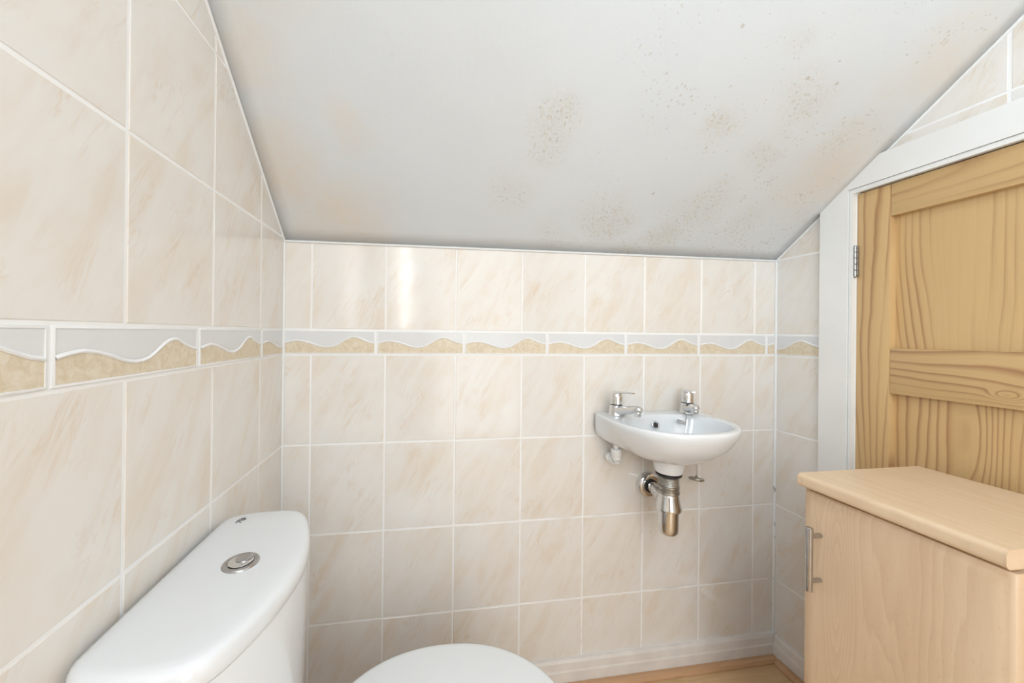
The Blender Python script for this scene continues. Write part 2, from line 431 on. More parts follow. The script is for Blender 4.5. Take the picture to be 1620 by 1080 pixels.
# plane frames: u, v, normal, origin
def frame(u, v, n, o):
    return Matrix(((u[0], v[0], n[0], o[0]), (u[1], v[1], n[1], o[1]), (u[2], v[2], n[2], o[2]), (0, 0, 0, 1)))
FB = frame((1,0,0), (0,0,1), (0,-1,0), (0,0,0))
FL = frame((0,1,0), (0,0,1), (1,0,0), (0,0,0))
FR = frame((0,-1,0), (0,0,1), (-1,0,0), (W,0,0))
GR = 0.0023    # half grout width
def tile(poly, fr, parent, name='tile', mat=None):
    """one ceramic tile: pillowed edge, front face on the plane, back in the grout bed"""
    if len(poly) < 3: return None
    if poly_area(poly) < 0: poly = poly[::-1]
    p0 = inset_poly(poly, GR)
    if len(p0) < 3 or poly_area(p0) < 2e-5: return None
    cu = sum(p[0] for p in p0)/len(p0); cv = sum(p[1] for p in p0)/len(p0)
    p1 = inset_poly(p0, 0.0014)
    bm = bmesh.new()
    def ring(pp, z): return [bm.verts.new((p[0]-cu, p[1]-cv, z)) for p in pp]
    if len(p1) == len(p0):
        a, b, c = ring(p0, -0.004), ring(p0, -0.0009), ring(p1, 0.0)
        for r, s in ((a, b), (b, c)):
            for i in range(len(r)):
                j = (i+1) % len(r); bm.faces.new((r[i], r[j], s[j], s[i]))
        bm.faces.new(c)
    else:
        a, b = ring(p0, -0.004), ring(p0, 0.0)
        for i in range(len(a)):
            j = (i+1) % len(a); bm.faces.new((a[i], a[j], b[j], b[i]))
        bm.faces.new(b)
    me = bpy.data.meshes.new(name); bm.to_mesh(me); bm.free(); me.materials.append(mat or M_TILE)
    o = link_obj(name, me, parent)
    o.matrix_world = fr @ Matrix.Translation((cu, cv, random.uniform(-0.0002, 0.0))) @ Matrix.Rotation(random.uniform(-0.0016, 0.0016), 4, 'Y') @ Matrix.Rotation(random.uniform(-0.0016, 0.0016), 4, 'X')
    return o
WAVE = [(0, .445), (.07, .52), (.14, .563), (.22, .52), (.30, .42), (.38, .30), (.445, .253), (.50, .265), (.555, .33), (.61, .46), (.658, .595), (.71, .71), (.76, .753), (.80, .73), (.85, .63), (.93, .50), (1, .445)]
def wave(t):
    t = t % 1.0 if not 0 <= t <= 1 else t
    for (a, p), (b, q) in zip(WAVE[:-1], WAVE[1:]):
        if a <= t <= b:
            f = (t-a)/(b-a); f = f*f*(3-2*f) if False else f
            return p+(q-p)*f
    return WAVE[-1][1]
def border_tile(u0, u1, v0, v1, fr, parent, t0=0.0, t1=1.0):
    """one border strip tile: pale glazed slab with a raised wavy rib; the sandy inlay below it is a part of its own"""
    u0 += GR; u1 -= GR; v0 += GR; v1 -= GR
    cu, cv = (u0+u1)/2, (v0+v1)/2; H = v1-v0
    nn = max(6, int(36*(u1-u0)/0.25))
    e = 0.0030
    us = [u0+e + (u1-u0-2*e)*i/nn for i in range(nn+1)]
    def wv(u):
        t = t0 + (t1-t0)*(u-u0)/(u1-u0)
        return v0 + H*(0.06 + 0.9*wave(t))
    bm = bmesh.new()
    # slab with a raised lip round the edge
    def P(u, v, z): return bm.verts.new((u-cu, v-cv, z))
    top = 0.0012
    a = [P(u0, v0, -0.004), P(u1, v0, -0.004), P(u1, v1, -0.004), P(u0, v1, -0.004)]
    b = [P(u0, v0, top*0.6), P(u1, v0, top*0.6), P(u1, v1, top*0.6), P(u0, v1, top*0.6)]
    c = [P(u0+.001, v0+.001, top), P(u1-.001, v0+.001, top), P(u1-.001, v1-.001, top), P(u0+.001, v1-.001, top)]
    d = [P(u0+e, v0+e, top), P(u1-e, v0+e, top), P(u1-e, v1-e, top), P(u0+e, v1-e, top)]
    g = [P(u0+e, v0+e, -0.0006), P(u1-e, v0+e, -0.0006), P(u1-e, v1-e*.6, 0.0006), P(u0+e, v1-e*.6, 0.0006)]
    for r, s in ((a, b), (b, c), (c, d), (d, g)):
        for i in range(4): bm.faces.new((r[i], r[(i+1) % 4], s[(i+1) % 4], s[i])).material_index = 1
    bm.faces.new(g)
    # the wavy rib
    rings = []
    for i, u in enumerate(us):
        v = wv(u); du = 1e-3; sl = (wv(min(u+du, u1))-wv(max(u-du, u0)))/(2*du); nx, ny = -sl, 1.0; L = math.hypot(nx, ny); nx /= L; ny /= L
        rr = 0.0021
        rings.append([P(u+nx*rr*x, v+ny*rr*x, z) for x, z in ((-1.0, -0.001), (-0.85, 0.0012), (0.0, 0.0024), (0.9, 0.0016), (1.5, 0.0004))])
    for r, s in zip(rings[:-1], rings[1:]):
        for i in range(4): bm.faces.new((r[i], r[i+1], s[i+1], s[i])).material_index = 1
    bmesh.ops.recalc_face_normals(bm, faces=bm.faces[:])
    me = bpy.data.meshes.new('border_tile'); bm.to_mesh(me); bm.free(); me.materials.append(M_BORDER); me.materials.append(M_RIB)
    me.polygons.foreach_set('use_smooth', [True]*len(me.polygons)); me.set_sharp_from_angle(angle=math.radians(40))
    o = link_obj('border_tile', me, parent); o.matrix_world = fr @ Matrix.Translation((cu, cv, 0))
    bm = bmesh.new()
    lo = [bm.verts.new((u-cu, v0+e*.9-cv, 0.0004)) for u in us]; hi = [bm.verts.new((u-cu, wv(u)-0.0012-cv, 0.0004)) for u in us]
    for i in range(len(us)-1): bm.faces.new((lo[i], lo[i+1], hi[i+1], hi[i]))
    # give the inlay a thickness
    ex = bmesh.ops.extrude_face_region(bm, geom=bm.faces[:])
    for v in [x for x in ex['geom'] if isinstance(x, bmesh.types.BMVert)]: v.co.z -= 0.001
    s = finish('sand_inlay', bm, M_SAND, o); s['label'] = 'mottled sandy inlay under the wave'
    return o

ZB, ZT = 1.015, 1.0853        # border strip
QR = 0.25216
rowz = [ZB - 5*QR, ZB-4*QR, ZB-3*QR, ZB-2*QR, ZB-QR, ZB]        # rows under the border
rowu = [ZT + i*QR for i in range(0, 6)]

def prism(bm, poly, fr, z0, z1):
    if poly_area(poly) < 0: poly = poly[::-1]
    a = [bm.verts.new(fr @ Vector((p[0], p[1], z0))) for p in poly]; b = [bm.verts.new(fr @ Vector((p[0], p[1], z1))) for p in poly]
    bm.faces.new(a[::-1]); bm.faces.new(b)
    for i in range(len(a)):
        j = (i+1) % len(a); bm.faces.new((a[i], a[j], b[j], b[i]))

# ------------------------------------------------------------------ back wall
TH = 0.10
bm = bmesh.new(); prism(bm, [(0, 0), (W, 0), (W, 1.336), (0, 1.329)], FB, -TH, -0.0008)
wall_back = finish('wall_back', bm, M_GROUT); tag(wall_back, 'cream marbled tiled wall behind the basin with a wavy border strip', 'wall', kind='structure')
xb = [0.0] + [0.07368+0.202*i for i in range(8)] + [W]
for a, b_ in zip(xb[:-1], xb[1:]):
    for z0, z1 in list(zip(rowz[:-1], rowz[1:])) + [(ZT, 1.40)]:
        p = [(a, max(z0, 0.072)), (b_, max(z0, 0.072)), (b_, z1), (a, z1)]
        p = clip_poly(p, -(1.338-1.331)/W, 1.0, 1.330-0.0012)
        tile(p, FB, wall_back)
jb = [0.0, 0.25, 0.504, 0.76, 1.02, 1.278, 1.533, W]
for i, (a, b_) in enumerate(zip(jb[:-1], jb[1:])):
    border_tile(a, b_, ZB, ZT, FB, wall_back, 0.0, 1.0 if i < 6 else 0.145)

# ------------------------------------------------------------------ left wall (u = y)
def clipL(p): return clip_poly(p, 0.85, 1.0, 1.331-0.001)   # v <= 1.331 - .85*u
bm = bmesh.new()
def wall_poly_L(y0, y1, z0, z1):
    p = [(y0, z0), (y1, z0), (y1, z1), (y0, z1)]
    p = clipL(p); p = clip_poly(p, 0, 1, ZF)
    if len(p) >= 3: prism(bm, p, FL, -TH, -0.0008)
wall_poly_L(WY1, 0.0, 0, 3); wall_poly_L(YR, WY0, 0, 3); wall_poly_L(WY0, WY1, 0, WZ0); wall_poly_L(WY0, WY1, WZ1, 3)
wall_left = finish('wall_left', bm, M_GROUT); tag(wall_left, 'cream marbled tiled wall on the left, behind the toilet cistern', 'wall', kind='structure')
yl = [0.0] + [-0.1454-0.202*i for i in range(0, 10)] ; yl = [y for y in yl if y > YR] + [YR]
def split_hole(p, y0, y1, z0, z1):
    """pieces of a polygon lying outside the window opening"""
    res = []
    a = clip_poly(p, -1, 0, -y1); res.append(a)
    a = clip_poly(p, 1, 0, y0); res.append(a)
    m = clip_poly(clip_poly(p, 1, 0, y1), -1, 0, -y0)
    res.append(clip_poly(m, 0, 1, z0) if m else []); res.append(clip_poly(m, 0, -1, -z1) if m else [])
    return [r for r in res if len(r) >= 3 and abs(poly_area(r)) > 1e-4]
for b_, a in zip(yl[:-1], yl[1:]):
    for z0, z1 in list(zip(rowz[:-1], rowz[1:])) + list(zip(rowu[:-1], rowu[1:])):
        p = [(a, max(z0, 0.072)), (b_, max(z0, 0.072)), (b_, z1), (a, z1)]
        p = clipL(p)
        if len(p) < 3: continue
        p = clip_poly(p, 0, 1, ZF-0.002)
        if len(p) < 3: continue
        if a < WY1 and z1 > WZ0:
            for q in split_hole(p, WY0, WY1, WZ0, WZ1): tile(q, FL, wall_left)
        else: tile(p, FL, wall_left)
jl = [0.0, -0.138, -0.391, -0.648, -0.902, -1.157, -1.412, -1.667, -1.922, YR]
for i, (b_, a) in enumerate(zip(jl[:-1], jl[1:])):
    t0 = 0.0
    if i == 0: border_tile(a, b_, ZB, ZT, FL, wall_left, 0.0, 0.54)
    elif i == len(jl)-2: border_tile(a, b_, ZB, ZT, FL, wall_left, 0.3, 1.0)
    else: border_tile(a, b_, ZB, ZT, FL, wall_left)
# window in the left wall, deep plastered reveal, out of the frame
bm = bmesh.new()
add_box(bm, -REV-0.02, -0.0005, WY0-0.02, WY0, WZ0-0.02, WZ1+0.02); add_box(bm, -REV-0.02, -0.0005, WY1, WY1+0.02, WZ0-0.02, WZ1+0.02)
add_box(bm, -REV-0.02, -0.0005, WY0, WY1, WZ0-0.02, WZ0); add_box(bm, -REV-0.02, -0.0005, WY0, WY1, WZ1, WZ1+0.02)
win = finish('window_1', bm, M_PLASTER); tag(win, 'small side window in a deep white reveal', 'window', kind='structure')
bm = bmesh.new()
for d in ((WY0, WY0+.04, WZ0, WZ1), (WY1-.04, WY1, WZ0, WZ1), (WY0+.04, WY1-.04, WZ0, WZ0+.04), (WY0+.04, WY1-.04, WZ1-.04, WZ1)):
    add_box(bm, -REV-0.02, -REV+0.012, *d)
finish('window_frame', bm, M_GLOSSW, win)
box('pane', (-REV-0.006, -REV-0.002, WY0+.04, WY1-.04, WZ0+.04, WZ1-.04), M_GLASS, win)

# ------------------------------------------------------------------ right wall (u = -y = s)
DY0, DY1 = 0.240, 0.972     # door opening in s
CO = 0.151                  # outer edge of the architrave in s
def clipR(p): return clip_poly(p, -0.75, 1.0, 1.338-0.001)
bm = bmesh.new()
def wall_poly_R(s0, s1, z0, z1):
    p = clipR([(s0, z0), (s1, z0), (s1, z1), (s0, z1)]); p = clip_poly(p, 0, 1, ZF)
    if len(p) >= 3: prism(bm, p, FR, -TH, -0.0008)
wall_poly_R(0, DY0, 0, 3); wall_poly_R(DY0, DY1, 1.48, 3); wall_poly_R(DY1, -YR, 0, 3)
wall_right = finish('wall_right', bm, M_GROUT); tag(wall_right, 'cream marbled tiled wall on the right, around the pine door', 'wall', kind='structure')
sr_low = [0.0, 0.158]
for z0, z1 in list(zip(rowz[:-1], rowz[1:])) + [(ZT, rowu[1]), (rowu[1], rowu[2])]:
    p = clipR([(0, max(z0, 0.072)), (0.158, max(z0, 0.072)), (0.158, z1), (0, z1)])
    tile(p, FR, wall_right)
border_tile(0.0, 0.158, ZB, ZT, FR, wall_right, 0.44, 1.03)
sr_up = [0.100, 0.303, 0.506, 0.708, 0.910, 1.112]
for a, b_ in zip(sr_up[:-1], sr_up[1:]):
    for z0, z1 in list(zip(rowu[1:-1], rowu[2:])):
        p = clipR([(a, max(z0, 1.553)), (b_, max(z0, 1.553)), (b_, z1), (a, z1)])
        if len(p) < 3: continue
        p = clip_poly(p, 0, 1, ZF-0.002)
        if len(p) >= 3: tile(p, FR, wall_right)
sr_far = [1.055, 1.112, 1.314, 1.516, 1.718, 1.92, -YR]
for a, b_ in zip(sr_far[:-1], sr_far[1:]):
    for z0, z1 in list(zip(rowz[:-1], rowz[1:])) + list(zip(rowu[:-1], rowu[1:])):
        if a < 1.1 and z0 > 1.5: continue
        p = clipR([(a, max(z0, 0.072)), (b_, max(z0, 0.072)), (b_, z1), (a, z1)])
        if len(p) < 3: continue
        p = clip_poly(p, 0, 1, ZF-0.002)
        if len(p) >= 3: tile(p, FR, wall_right)
js = [1.055, 1.30, 1.555, 1.81, -YR]
for a, b_ in zip(js[:-1], js[1:]): border_tile(a, b_, ZB, ZT, FR, wall_right)

# ------------------------------------------------------------------ rear wall, ceiling, floor
SX0, SX1, SZ0, SZ1 = 0.185, 0.270, 1.10, 1.86
bm = bmesh.new()
DX0, DX1, DZ1 = 0.48, 1.24, 1.98      # doorway added so the landing fill light reaches the room
add_box(bm, 0, SX0, YR-0.1, YR, 0, ZF); add_box(bm, SX1, DX0, YR-0.1, YR, 0, ZF)
add_box(bm, DX1, W, YR-0.1, YR, 0, ZF); add_box(bm, DX0, DX1, YR-0.1, YR, DZ1, ZF)
add_box(bm, -0.04, W+0.04, YR-0.62, YR-0.60, -0.06, ZF)
add_box(bm, -0.04, -0.02, YR-0.60, YR-0.1, -0.06, ZF); add_box(bm, W+0.02, W+0.04, YR-0.60, YR-0.1, -0.06, ZF)
add_box(bm, -0.04, W+0.04, YR-0.62, YR-0.1, ZF, ZF+0.02); add_box(bm, -0.04, W+0.04, YR-0.62, YR, -0.06, -0.01)
add_box(bm, SX0, SX1, YR-0.1, YR, 0, SZ0); add_box(bm, SX0, SX1, YR-0.1, YR, SZ1, ZF)
tag(finish('wall_rear', bm, plain('cream_wall_paint', (0.80, 0.755, 0.69), 0.6)), 'plain cream painted wall behind the camera', 'wall', kind='structure')
bm = bmesh.new()
add_box(bm, SX0, SX1, YR-0.1, YR-0.085, SZ0, SZ1)
w2 = finish('added_slit', bm, M_GLOSSW); tag(w2, 'narrow glowing slit added behind the camera for a streak in the tiles', 'window', kind='structure')
box('glow_pane', (SX0+.006, SX1-.006, YR-0.084, YR-0.080, SZ0+.006, SZ1-.006), M_SLIT_GLOW, w2)  # glowing pane added only for its streak in the tiles

bm = bmesh.new()
nx, ny = 40, 60
grid = []
for j in range(ny+1):
    s = -YR * j/ny; row = []
    for i in range(nx+1):
        x = W*i/nx; row.append(bm.verts.new((x, -s, zceil(x, s) + 0.0012*math.sin(9*x+3)*math.sin(7*s))))
    grid.append(row)
up = [[bm.verts.new((v.co.x, v.co.y, v.co.z+0.06)) for v in (r[0], r[-1])] for r in (grid[0], grid[-1])]
for j in range(ny):
    for i in range(nx): bm.faces.new((grid[j][i], grid[j+1][i], grid[j+1][i+1], grid[j][i+1]))
me = bpy.data.meshes.new('ceiling'); bm.to_mesh(me); bm.free(); me.materials.append(M_CEIL)
me.polygons.foreach_set('use_smooth', [True]*len(me.polygons)); me.set_sharp_from_angle(angle=math.radians(20))
ceiling = link_obj('ceiling', me); tag(ceiling, 'sloping white painted ceiling with mould spots, damp stains and painted-in light casts', 'ceiling', kind='structure')
sm = ceiling.modifiers.new('thickness', 'SOLIDIFY'); sm.thickness = 0.08; sm.offset = 1

floor = box('floor', (-0.001, W+0.001, YR, 0.0, -0.06, -0.008), M_GAP)
tag(floor, 'pale beech laminate floor', 'floor', kind='structure')
yy = 0.0; k_ = 0
while yy > YR+0.01:
    y1 = max(yy-0.193, YR)
    splits = [0.0, [0.62, 1.05, 0.35, 0.85][k_ % 4], W]
    for a, b_ in zip(splits[:-1], splits[1:]):
        box('floor_board', (a+0.0004, b_-0.0004, y1+0.0004, yy-0.0004, -0.009, 0.0), M_BEECH_F, floor, bev=0.0008, seg=1)
    yy = y1; k_ += 1

# skirtings: flat face with a sloping top
def skirting(name, fr, u0, u1, label):
    bm = bmesh.new()
    prof = [(0.0, 0.004), (0.015, 0.004), (0.015, 0.044), (0.013, 0.050), (0.0115, 0.070), (0.008, 0.078), (0.0, 0.079)]
    rings = [[fr @ Vector((u, v, n)) for n, v in prof] for u in (u0, u1)]
    add_rings(bm, rings)
    o = finish(name, bm, M_SKIRT); return tag(o, label, 'skirting', kind='structure')
skirting('baseboard_back', FB, 0.0, W, 'scuffed white skirting board under the tiled back wall')
skirting('baseboard_right', FR, 0.015, 0.15, 'short scuffed white skirting board between the corner and the cabinet')
skirting('baseboard_left', FL, YR, -0.015, 'white skirting board along the left wall behind the toilet')
def beading(name, fr, u0, u1, label, mi=0.0):
    bm = bmesh.new()
    prof = [(0.0155, 0.0005), (0.036, 0.0005), (0.036, 0.005), (0.031, 0.011), (0.024, 0.0145), (0.0155, 0.015)]
    rings = [[fr @ Vector((u, v, n)) for n, v in prof] for u in (u0, u1)]
    add_rings(bm, rings)
    return tag(finish(name, bm, M_BEECH_Q), label, 'trim', kind='structure')
beading('trim_1', FB, 0.037, W-0.0155, 'brown wooden beading along the floor edge of the back wall')
beading('trim_2', FR, 0.037, 0.15, 'brown wooden beading at the foot of the right wall')
beading('trim_3', FL, YR, -0.0155, 'brown wooden beading along the floor edge of the left wall')
def bead(name, pts, r, label):
    bm = bmesh.new(); add_tube(bm, pts, r, 8)
    return tag(finish(name, bm, M_SEAL, smooth=True), label, 'sealant', kind='structure')
bead('trim_4', [(0.0015, -0.0015, 0.08), (0.0015, -0.0015, 1.325)], 0.0032, 'white sealant bead in the left corner of the back wall')
bead('trim_5', [(W-0.002, -0.002, 0.08), (W-0.002, -0.002, 0.6), (W-0.002, -0.002, 1.33)], 0.0042, 'white sealant bead with black mould in the right corner')
bead('trim_6', [(0.0, -0.001, 1.329), (W, -0.001, 1.336)], 0.0036, 'white sealant bead between the back wall tiles and the ceiling')
bead('trim_7', [(0.001, -s, 1.329+0.85*s) for s in (0.0, 0.4, 0.8, 1.13)], 0.0034, 'white sealant bead where the left wall tiles meet the slope')
bead('trim_8', [(W-0.001, -s, 1.336+0.75*s) for s in (0.0, 0.4, 0.8, 1.2)], 0.0036, 'white sealant bead where the right wall tiles meet the slope')

# ------------------------------------------------------------------ door casing (white) and pine door on the right wall
bm = bmesh.new()
def casing_piece(poly, n0, n1):
    p = clip_poly(clipR(poly), 0, 1, ZF)
    if len(p) >= 3: prism(bm, p, FR, n0, n1)
casing_piece([(CO, 0.001), (0.2250, 0.001), (0.2250, 1.56), (CO, 1.56)], -0.0005, 0.0150)
casing_piece([(0.2265, 0.001), (0.2345, 0.001), (0.2345, 1.4780), (0.2300, 1.4780), (0.2300, 1.4890), (0.2265, 1.4890)], -0.0005, 0.0118)
casing_piece([(0.2250, 0.001), (0.2265, 0.001), (0.2265, 1.4905), (0.2250, 1.4905)], -0.0005, 0.0095)
trim_c = finish('trim_9', bm, M_GLOSSW); tag(trim_c, 'white painted upright architrave beside the pine door', 'architrave', kind='structure')
bm = bmesh.new()
casing_piece([(0.2255, 1.4905), (1.060, 1.4905), (1.060, 1.5600), (0.2255, 1.5600)], -0.0005, 0.0152)
casing_piece([(0.2300, 1.4780), (0.985, 1.4780), (0.985, 1.4890), (0.2300, 1.4890)], -0.0005, 0.0118)
casing_piece([(0.2265, 1.4890), (0.985, 1.4890), (0.985, 1.4905), (0.2265, 1.4905)], -0.0005, 0.0095)
tag(finish('trim_10', bm, M_GLOSSW), 'white painted head architrave over the pine door, cut to the slope', 'architrave', kind='structure')
bm = bmesh.new()
casing_piece([(0.985, 0.001), (1.060, 0.001), (1.060, 1.4905), (0.985, 1.4905)], -0.0005, 0.0150)
casing_piece([(0.969, 0.001), (0.985, 0.001), (0.985, 1.4740), (0.969, 1.4740)], -0.0005, 0.0118)
tag(finish('trim_11', bm, M_GLOSSW), 'white painted far upright architrave at the latch side of the pine door', 'architrave', kind='structure')

door = empty('door_1', (W+0.02, -0.24, 0.0), 'low varnished pine panelled door with brown grain in a white frame', 'door', kind='structure')
def dpart(name, s0, s1, z0, z1, mat, x0=W+0.0005, x1=W+0.034, bev=0.0012):
    bm = bmesh.new(); add_box(bm, x0-door.location.x, x1-door.location.x, -s1-door.location.y, -s0-door.location.y, z0, z1, bev=bev, seg=2)
    return finish(name, bm, mat, door, smooth=True)
# grain coordinates are the parts' own: shift to world through the mapping of the parent's origin is not needed, the origin is the hinge edge
ST = 0.0725
dpart('stile', 0.2360, 0.2390+ST, 0.012, 1.4760, M_PINE_V)
dpart('stile', 0.972-ST, 0.9705, 0.012, 1.4760, M_PINE_V)
dpart('top_rail', 0.2393+ST, 0.9715-ST, 1.393, 1.4760, M_PINE_T)
dpart('middle_rail', 0.2393+ST, 0.9715-ST, 0.936, 1.052, M_PINE_H)
dpart('middle_rail', 0.2393+ST, 0.9715-ST, 0.44, 0.55, M_PINE_T)
dpart('bottom_rail', 0.2393+ST, 0.9715-ST, 0.012, 0.17, M_PINE_T)
for z0, z1 in ((1.050, 1.395), (0.548, 0.938), (0.168, 0.442)):
    dpart('panel', 0.2375+ST, 0.9735-ST, z0, z1, M_PINE_P, x0=W+0.0180, x1=W+0.028, bev=0.0)
def hinge(zc):
    bm = bmesh.new()
    r = 0.0042; n = 5; h = 0.083
    for i in range(n):
        z0 = zc-h/2+h*i/n; add_lathe(bm, [(r*0.86, z0+0.0004), (r, z0+0.0012), (r, z0+h/n-0.0012), (r*0.86, z0+h/n-0.0004)], (W-0.0055, -0.2365, 0), seg=16)
    add_lathe(bm, [(0.0005, zc-h/2-0.005), (0.0032, zc-h/2-0.002), (0.0034, zc-h/2+0.001)], (W-0.0055, -0.2365, 0), seg=16)
    add_lathe(bm, [(0.0034, zc+h/2-0.001), (0.0032, zc+h/2+0.002), (0.0005, zc+h/2+0.003)], (W-0.0055, -0.2365, 0), seg=16)
    add_box(bm, W-0.0035, W-0.0003, -0.2420, -0.2362, zc-h/2, zc+h/2)
    bm.transform(Matrix.Translation(-door.location))
    o = finish('hinge', bm, M_HINGE, door, smooth=True); o['label'] = 'small grey metal butt hinge'
hinge(1.290); hinge(0.20)
bm = bmesh.new()
add_lathe(bm, [(0.006, 0.0), (0.006, 0.018), (0.015, 0.024), (0.018, 0.034), (0.013, 0.044), (0.002, 0.046)], (0, 0, 0), axis='X', seg=24)
bm.transform(Matrix.Translation(Vector((W, -0.935, 0.995))-door.location) @ Matrix.Scale(-1, 4, (1, 0, 0)))
finish('door_knob', bm, M_PINE_V, door, smooth=True)
box('gap_shade_sheet', (W+0.036, W+0.05, -0.985, -0.230, 0.0, 1.49), M_GAP, None).name = 'door_gap_shade'  # dark sheet stands for the shade in the gap round the door
tag(bpy.data.objects['door_gap_shade'], 'dark sheet standing for shade behind the pine door', 'trim', kind='structure')

# ------------------------------------------------------------------ basin
SC = Vector((1.083, -0.135))
def plan_r(a):
    dx, dy = math.cos(a), math.sin(a)
    lo, hi = 0.0, 0.4
    def inside(x, y):
        X, Y = abs(x-1.083), y
        if Y > -0.0012: return False
        if X > 0.150 and Y > -0.0162+0.0:                      # rounded back corners
            return (X-0.157)**2 + (Y+0.0162)**2 < 0.015**2 if X > 0.157 else True
        if Y > -0.10: return X < 0.172 + 0.02*min(0.1, -Y)
        return (X/0.174)**2.5 + (abs(Y+0.10)/0.187)**2.15 < 1
    for _ in range(34):
        m_ = (lo+hi)/2
        if inside(SC.x+dx*m_, SC.y+dy*m_): lo = m_
        else: hi = m_
    return lo
NA = 96
ang = [2*math.pi*i/NA for i in range(NA)]
PR = [plan_r(a) for a in ang]
basin = empty('wash_basin', (1.083, 0.0, 0.70), 'small white wall-hung ceramic basin on the tiled back wall', 'basin')
def place(bm_): bm_.transform(Matrix.Translation(-basin.location))
bm = bmesh.new()
def oring(s, z, dy=0.0, wk=0.0):
    out = []
    for i, a in enumerate(ang):
        px, py = PR[i]*math.cos(a), PR[i]*math.sin(a)
        w = max(0.0, min(1.0, (SC.y+py+0.11)/0.10)); w = w*w*(3-2*w)*wk
        q = s+(1-s)*w
        out.append((SC.x+px*q, SC.y+dy*(1-w)+py*q, z if z > 0.829 else 0.829-(0.829-z)*0.875))
    return out
EC = Vector((1.083, -0.160))
def ering(s, z, e=2.25, dy=0.0):
    out = []
    for a in ang:
        c_, s_ = math.cos(a), math.sin(a)
        r = 1.0/((abs(c_)/0.146)**e + (abs(s_)/0.108)**e)**(1/e)
        out.append((EC.x+r*s*c_, EC.y+dy+r*s*s_, z))
    return out
ZR = 0.837
rings = [oring(0.20, 0.706, 0.012), oring(0.34, 0.710, 0.012), oring(0.46, 0.717, 0.010), oring(0.57, 0.727, 0.006, 0.15), oring(0.67, 0.740, 0.004, 0.4), oring(0.75, 0.754, 0.002, 0.7), oring(0.82, 0.768, 0.0, 0.92), oring(0.878, 0.782, 0, 0.98),
         oring(0.925, 0.796, 0, 1), oring(0.963, 0.809, 0, 1), oring(0.989, 0.820, 0, 1), oring(1.0, 0.829), oring(0.997, 0.8335), oring(0.990, 0.8362), oring(0.978, ZR), oring(0.955, ZR)]
rim_o = oring(0.955, ZR); rim_i = ering(1.03, ZR)
rings.append([tuple((p+q)/2 for p, q in zip(a, b_)) for a, b_ in zip(rim_o, rim_i)])
rings += [rim_i, ering(1.0, 0.8362), ering(0.975, 0.832), ering(0.955, 0.822), ering(0.925, 0.805), ering(0.87, 0.786, dy=0.002), ering(0.78, 0.768, dy=0.006), ering(0.62, 0.754, dy=0.012), ering(0.42, 0.746, dy=0.018), ering(0.22, 0.742, dy=0.022)]
add_rings(bm, rings); place(bm)
finish('bowl', bm, M_CERAMIC, basin, smooth=True, angle=60)
bm = bmesh.new(); add_lathe(bm, [(0.046, 0.726), (0.0430, 0.716), (0.041, 0.706), (0.0385, 0.694), (0.035, 0.687), (0.030, 0.685)], (1.086, -0.122, 0), seg=40); place(bm)
finish('waste_boss', bm, M_CERAMIC, basin, smooth=True)
bm = bmesh.new(); add_lathe(bm, [(0.008, 0.0), (0.0125, 0.0), (0.0125, 0.003), (0.010, 0.0045), (0.008, 0.003), (0.008, 0.0)], (0, 0, 0), axis='Y', seg=28, close=False)
bm.transform(Matrix.Translation((1.083, -0.0625, 0.806)) @ Matrix.Rotation(math.radians(180-20), 4, 'X')); place(bm)
o = finish('overflow_ring', bm, M_CHROME2, basin, smooth=True); o['label'] = 'chrome overflow ring'
bm = bmesh.new(); add_lathe(bm, [(0.0085, 0.0), (0.0085, 0.0022), (0.004, 0.0024)], (0, 0, 0), axis='Y', seg=24)
bm.transform(Matrix.Translation((1.083, -0.0625, 0.806)) @ Matrix.Rotation(math.radians(180-20), 4, 'X')); place(bm)
finish('overflow_hole', bm, M_DARK, basin, smooth=True)
bm = bmesh.new(); add_lathe(bm, [(0.034, 0.7415), (0.034, 0.744), (0.030, 0.7455), (0.024, 0.743), (0.020, 0.7425)], (1.083, -0.138, 0), seg=36); place(bm)
finish('drain_ring', bm, M_CHROME2, basin, smooth=True)

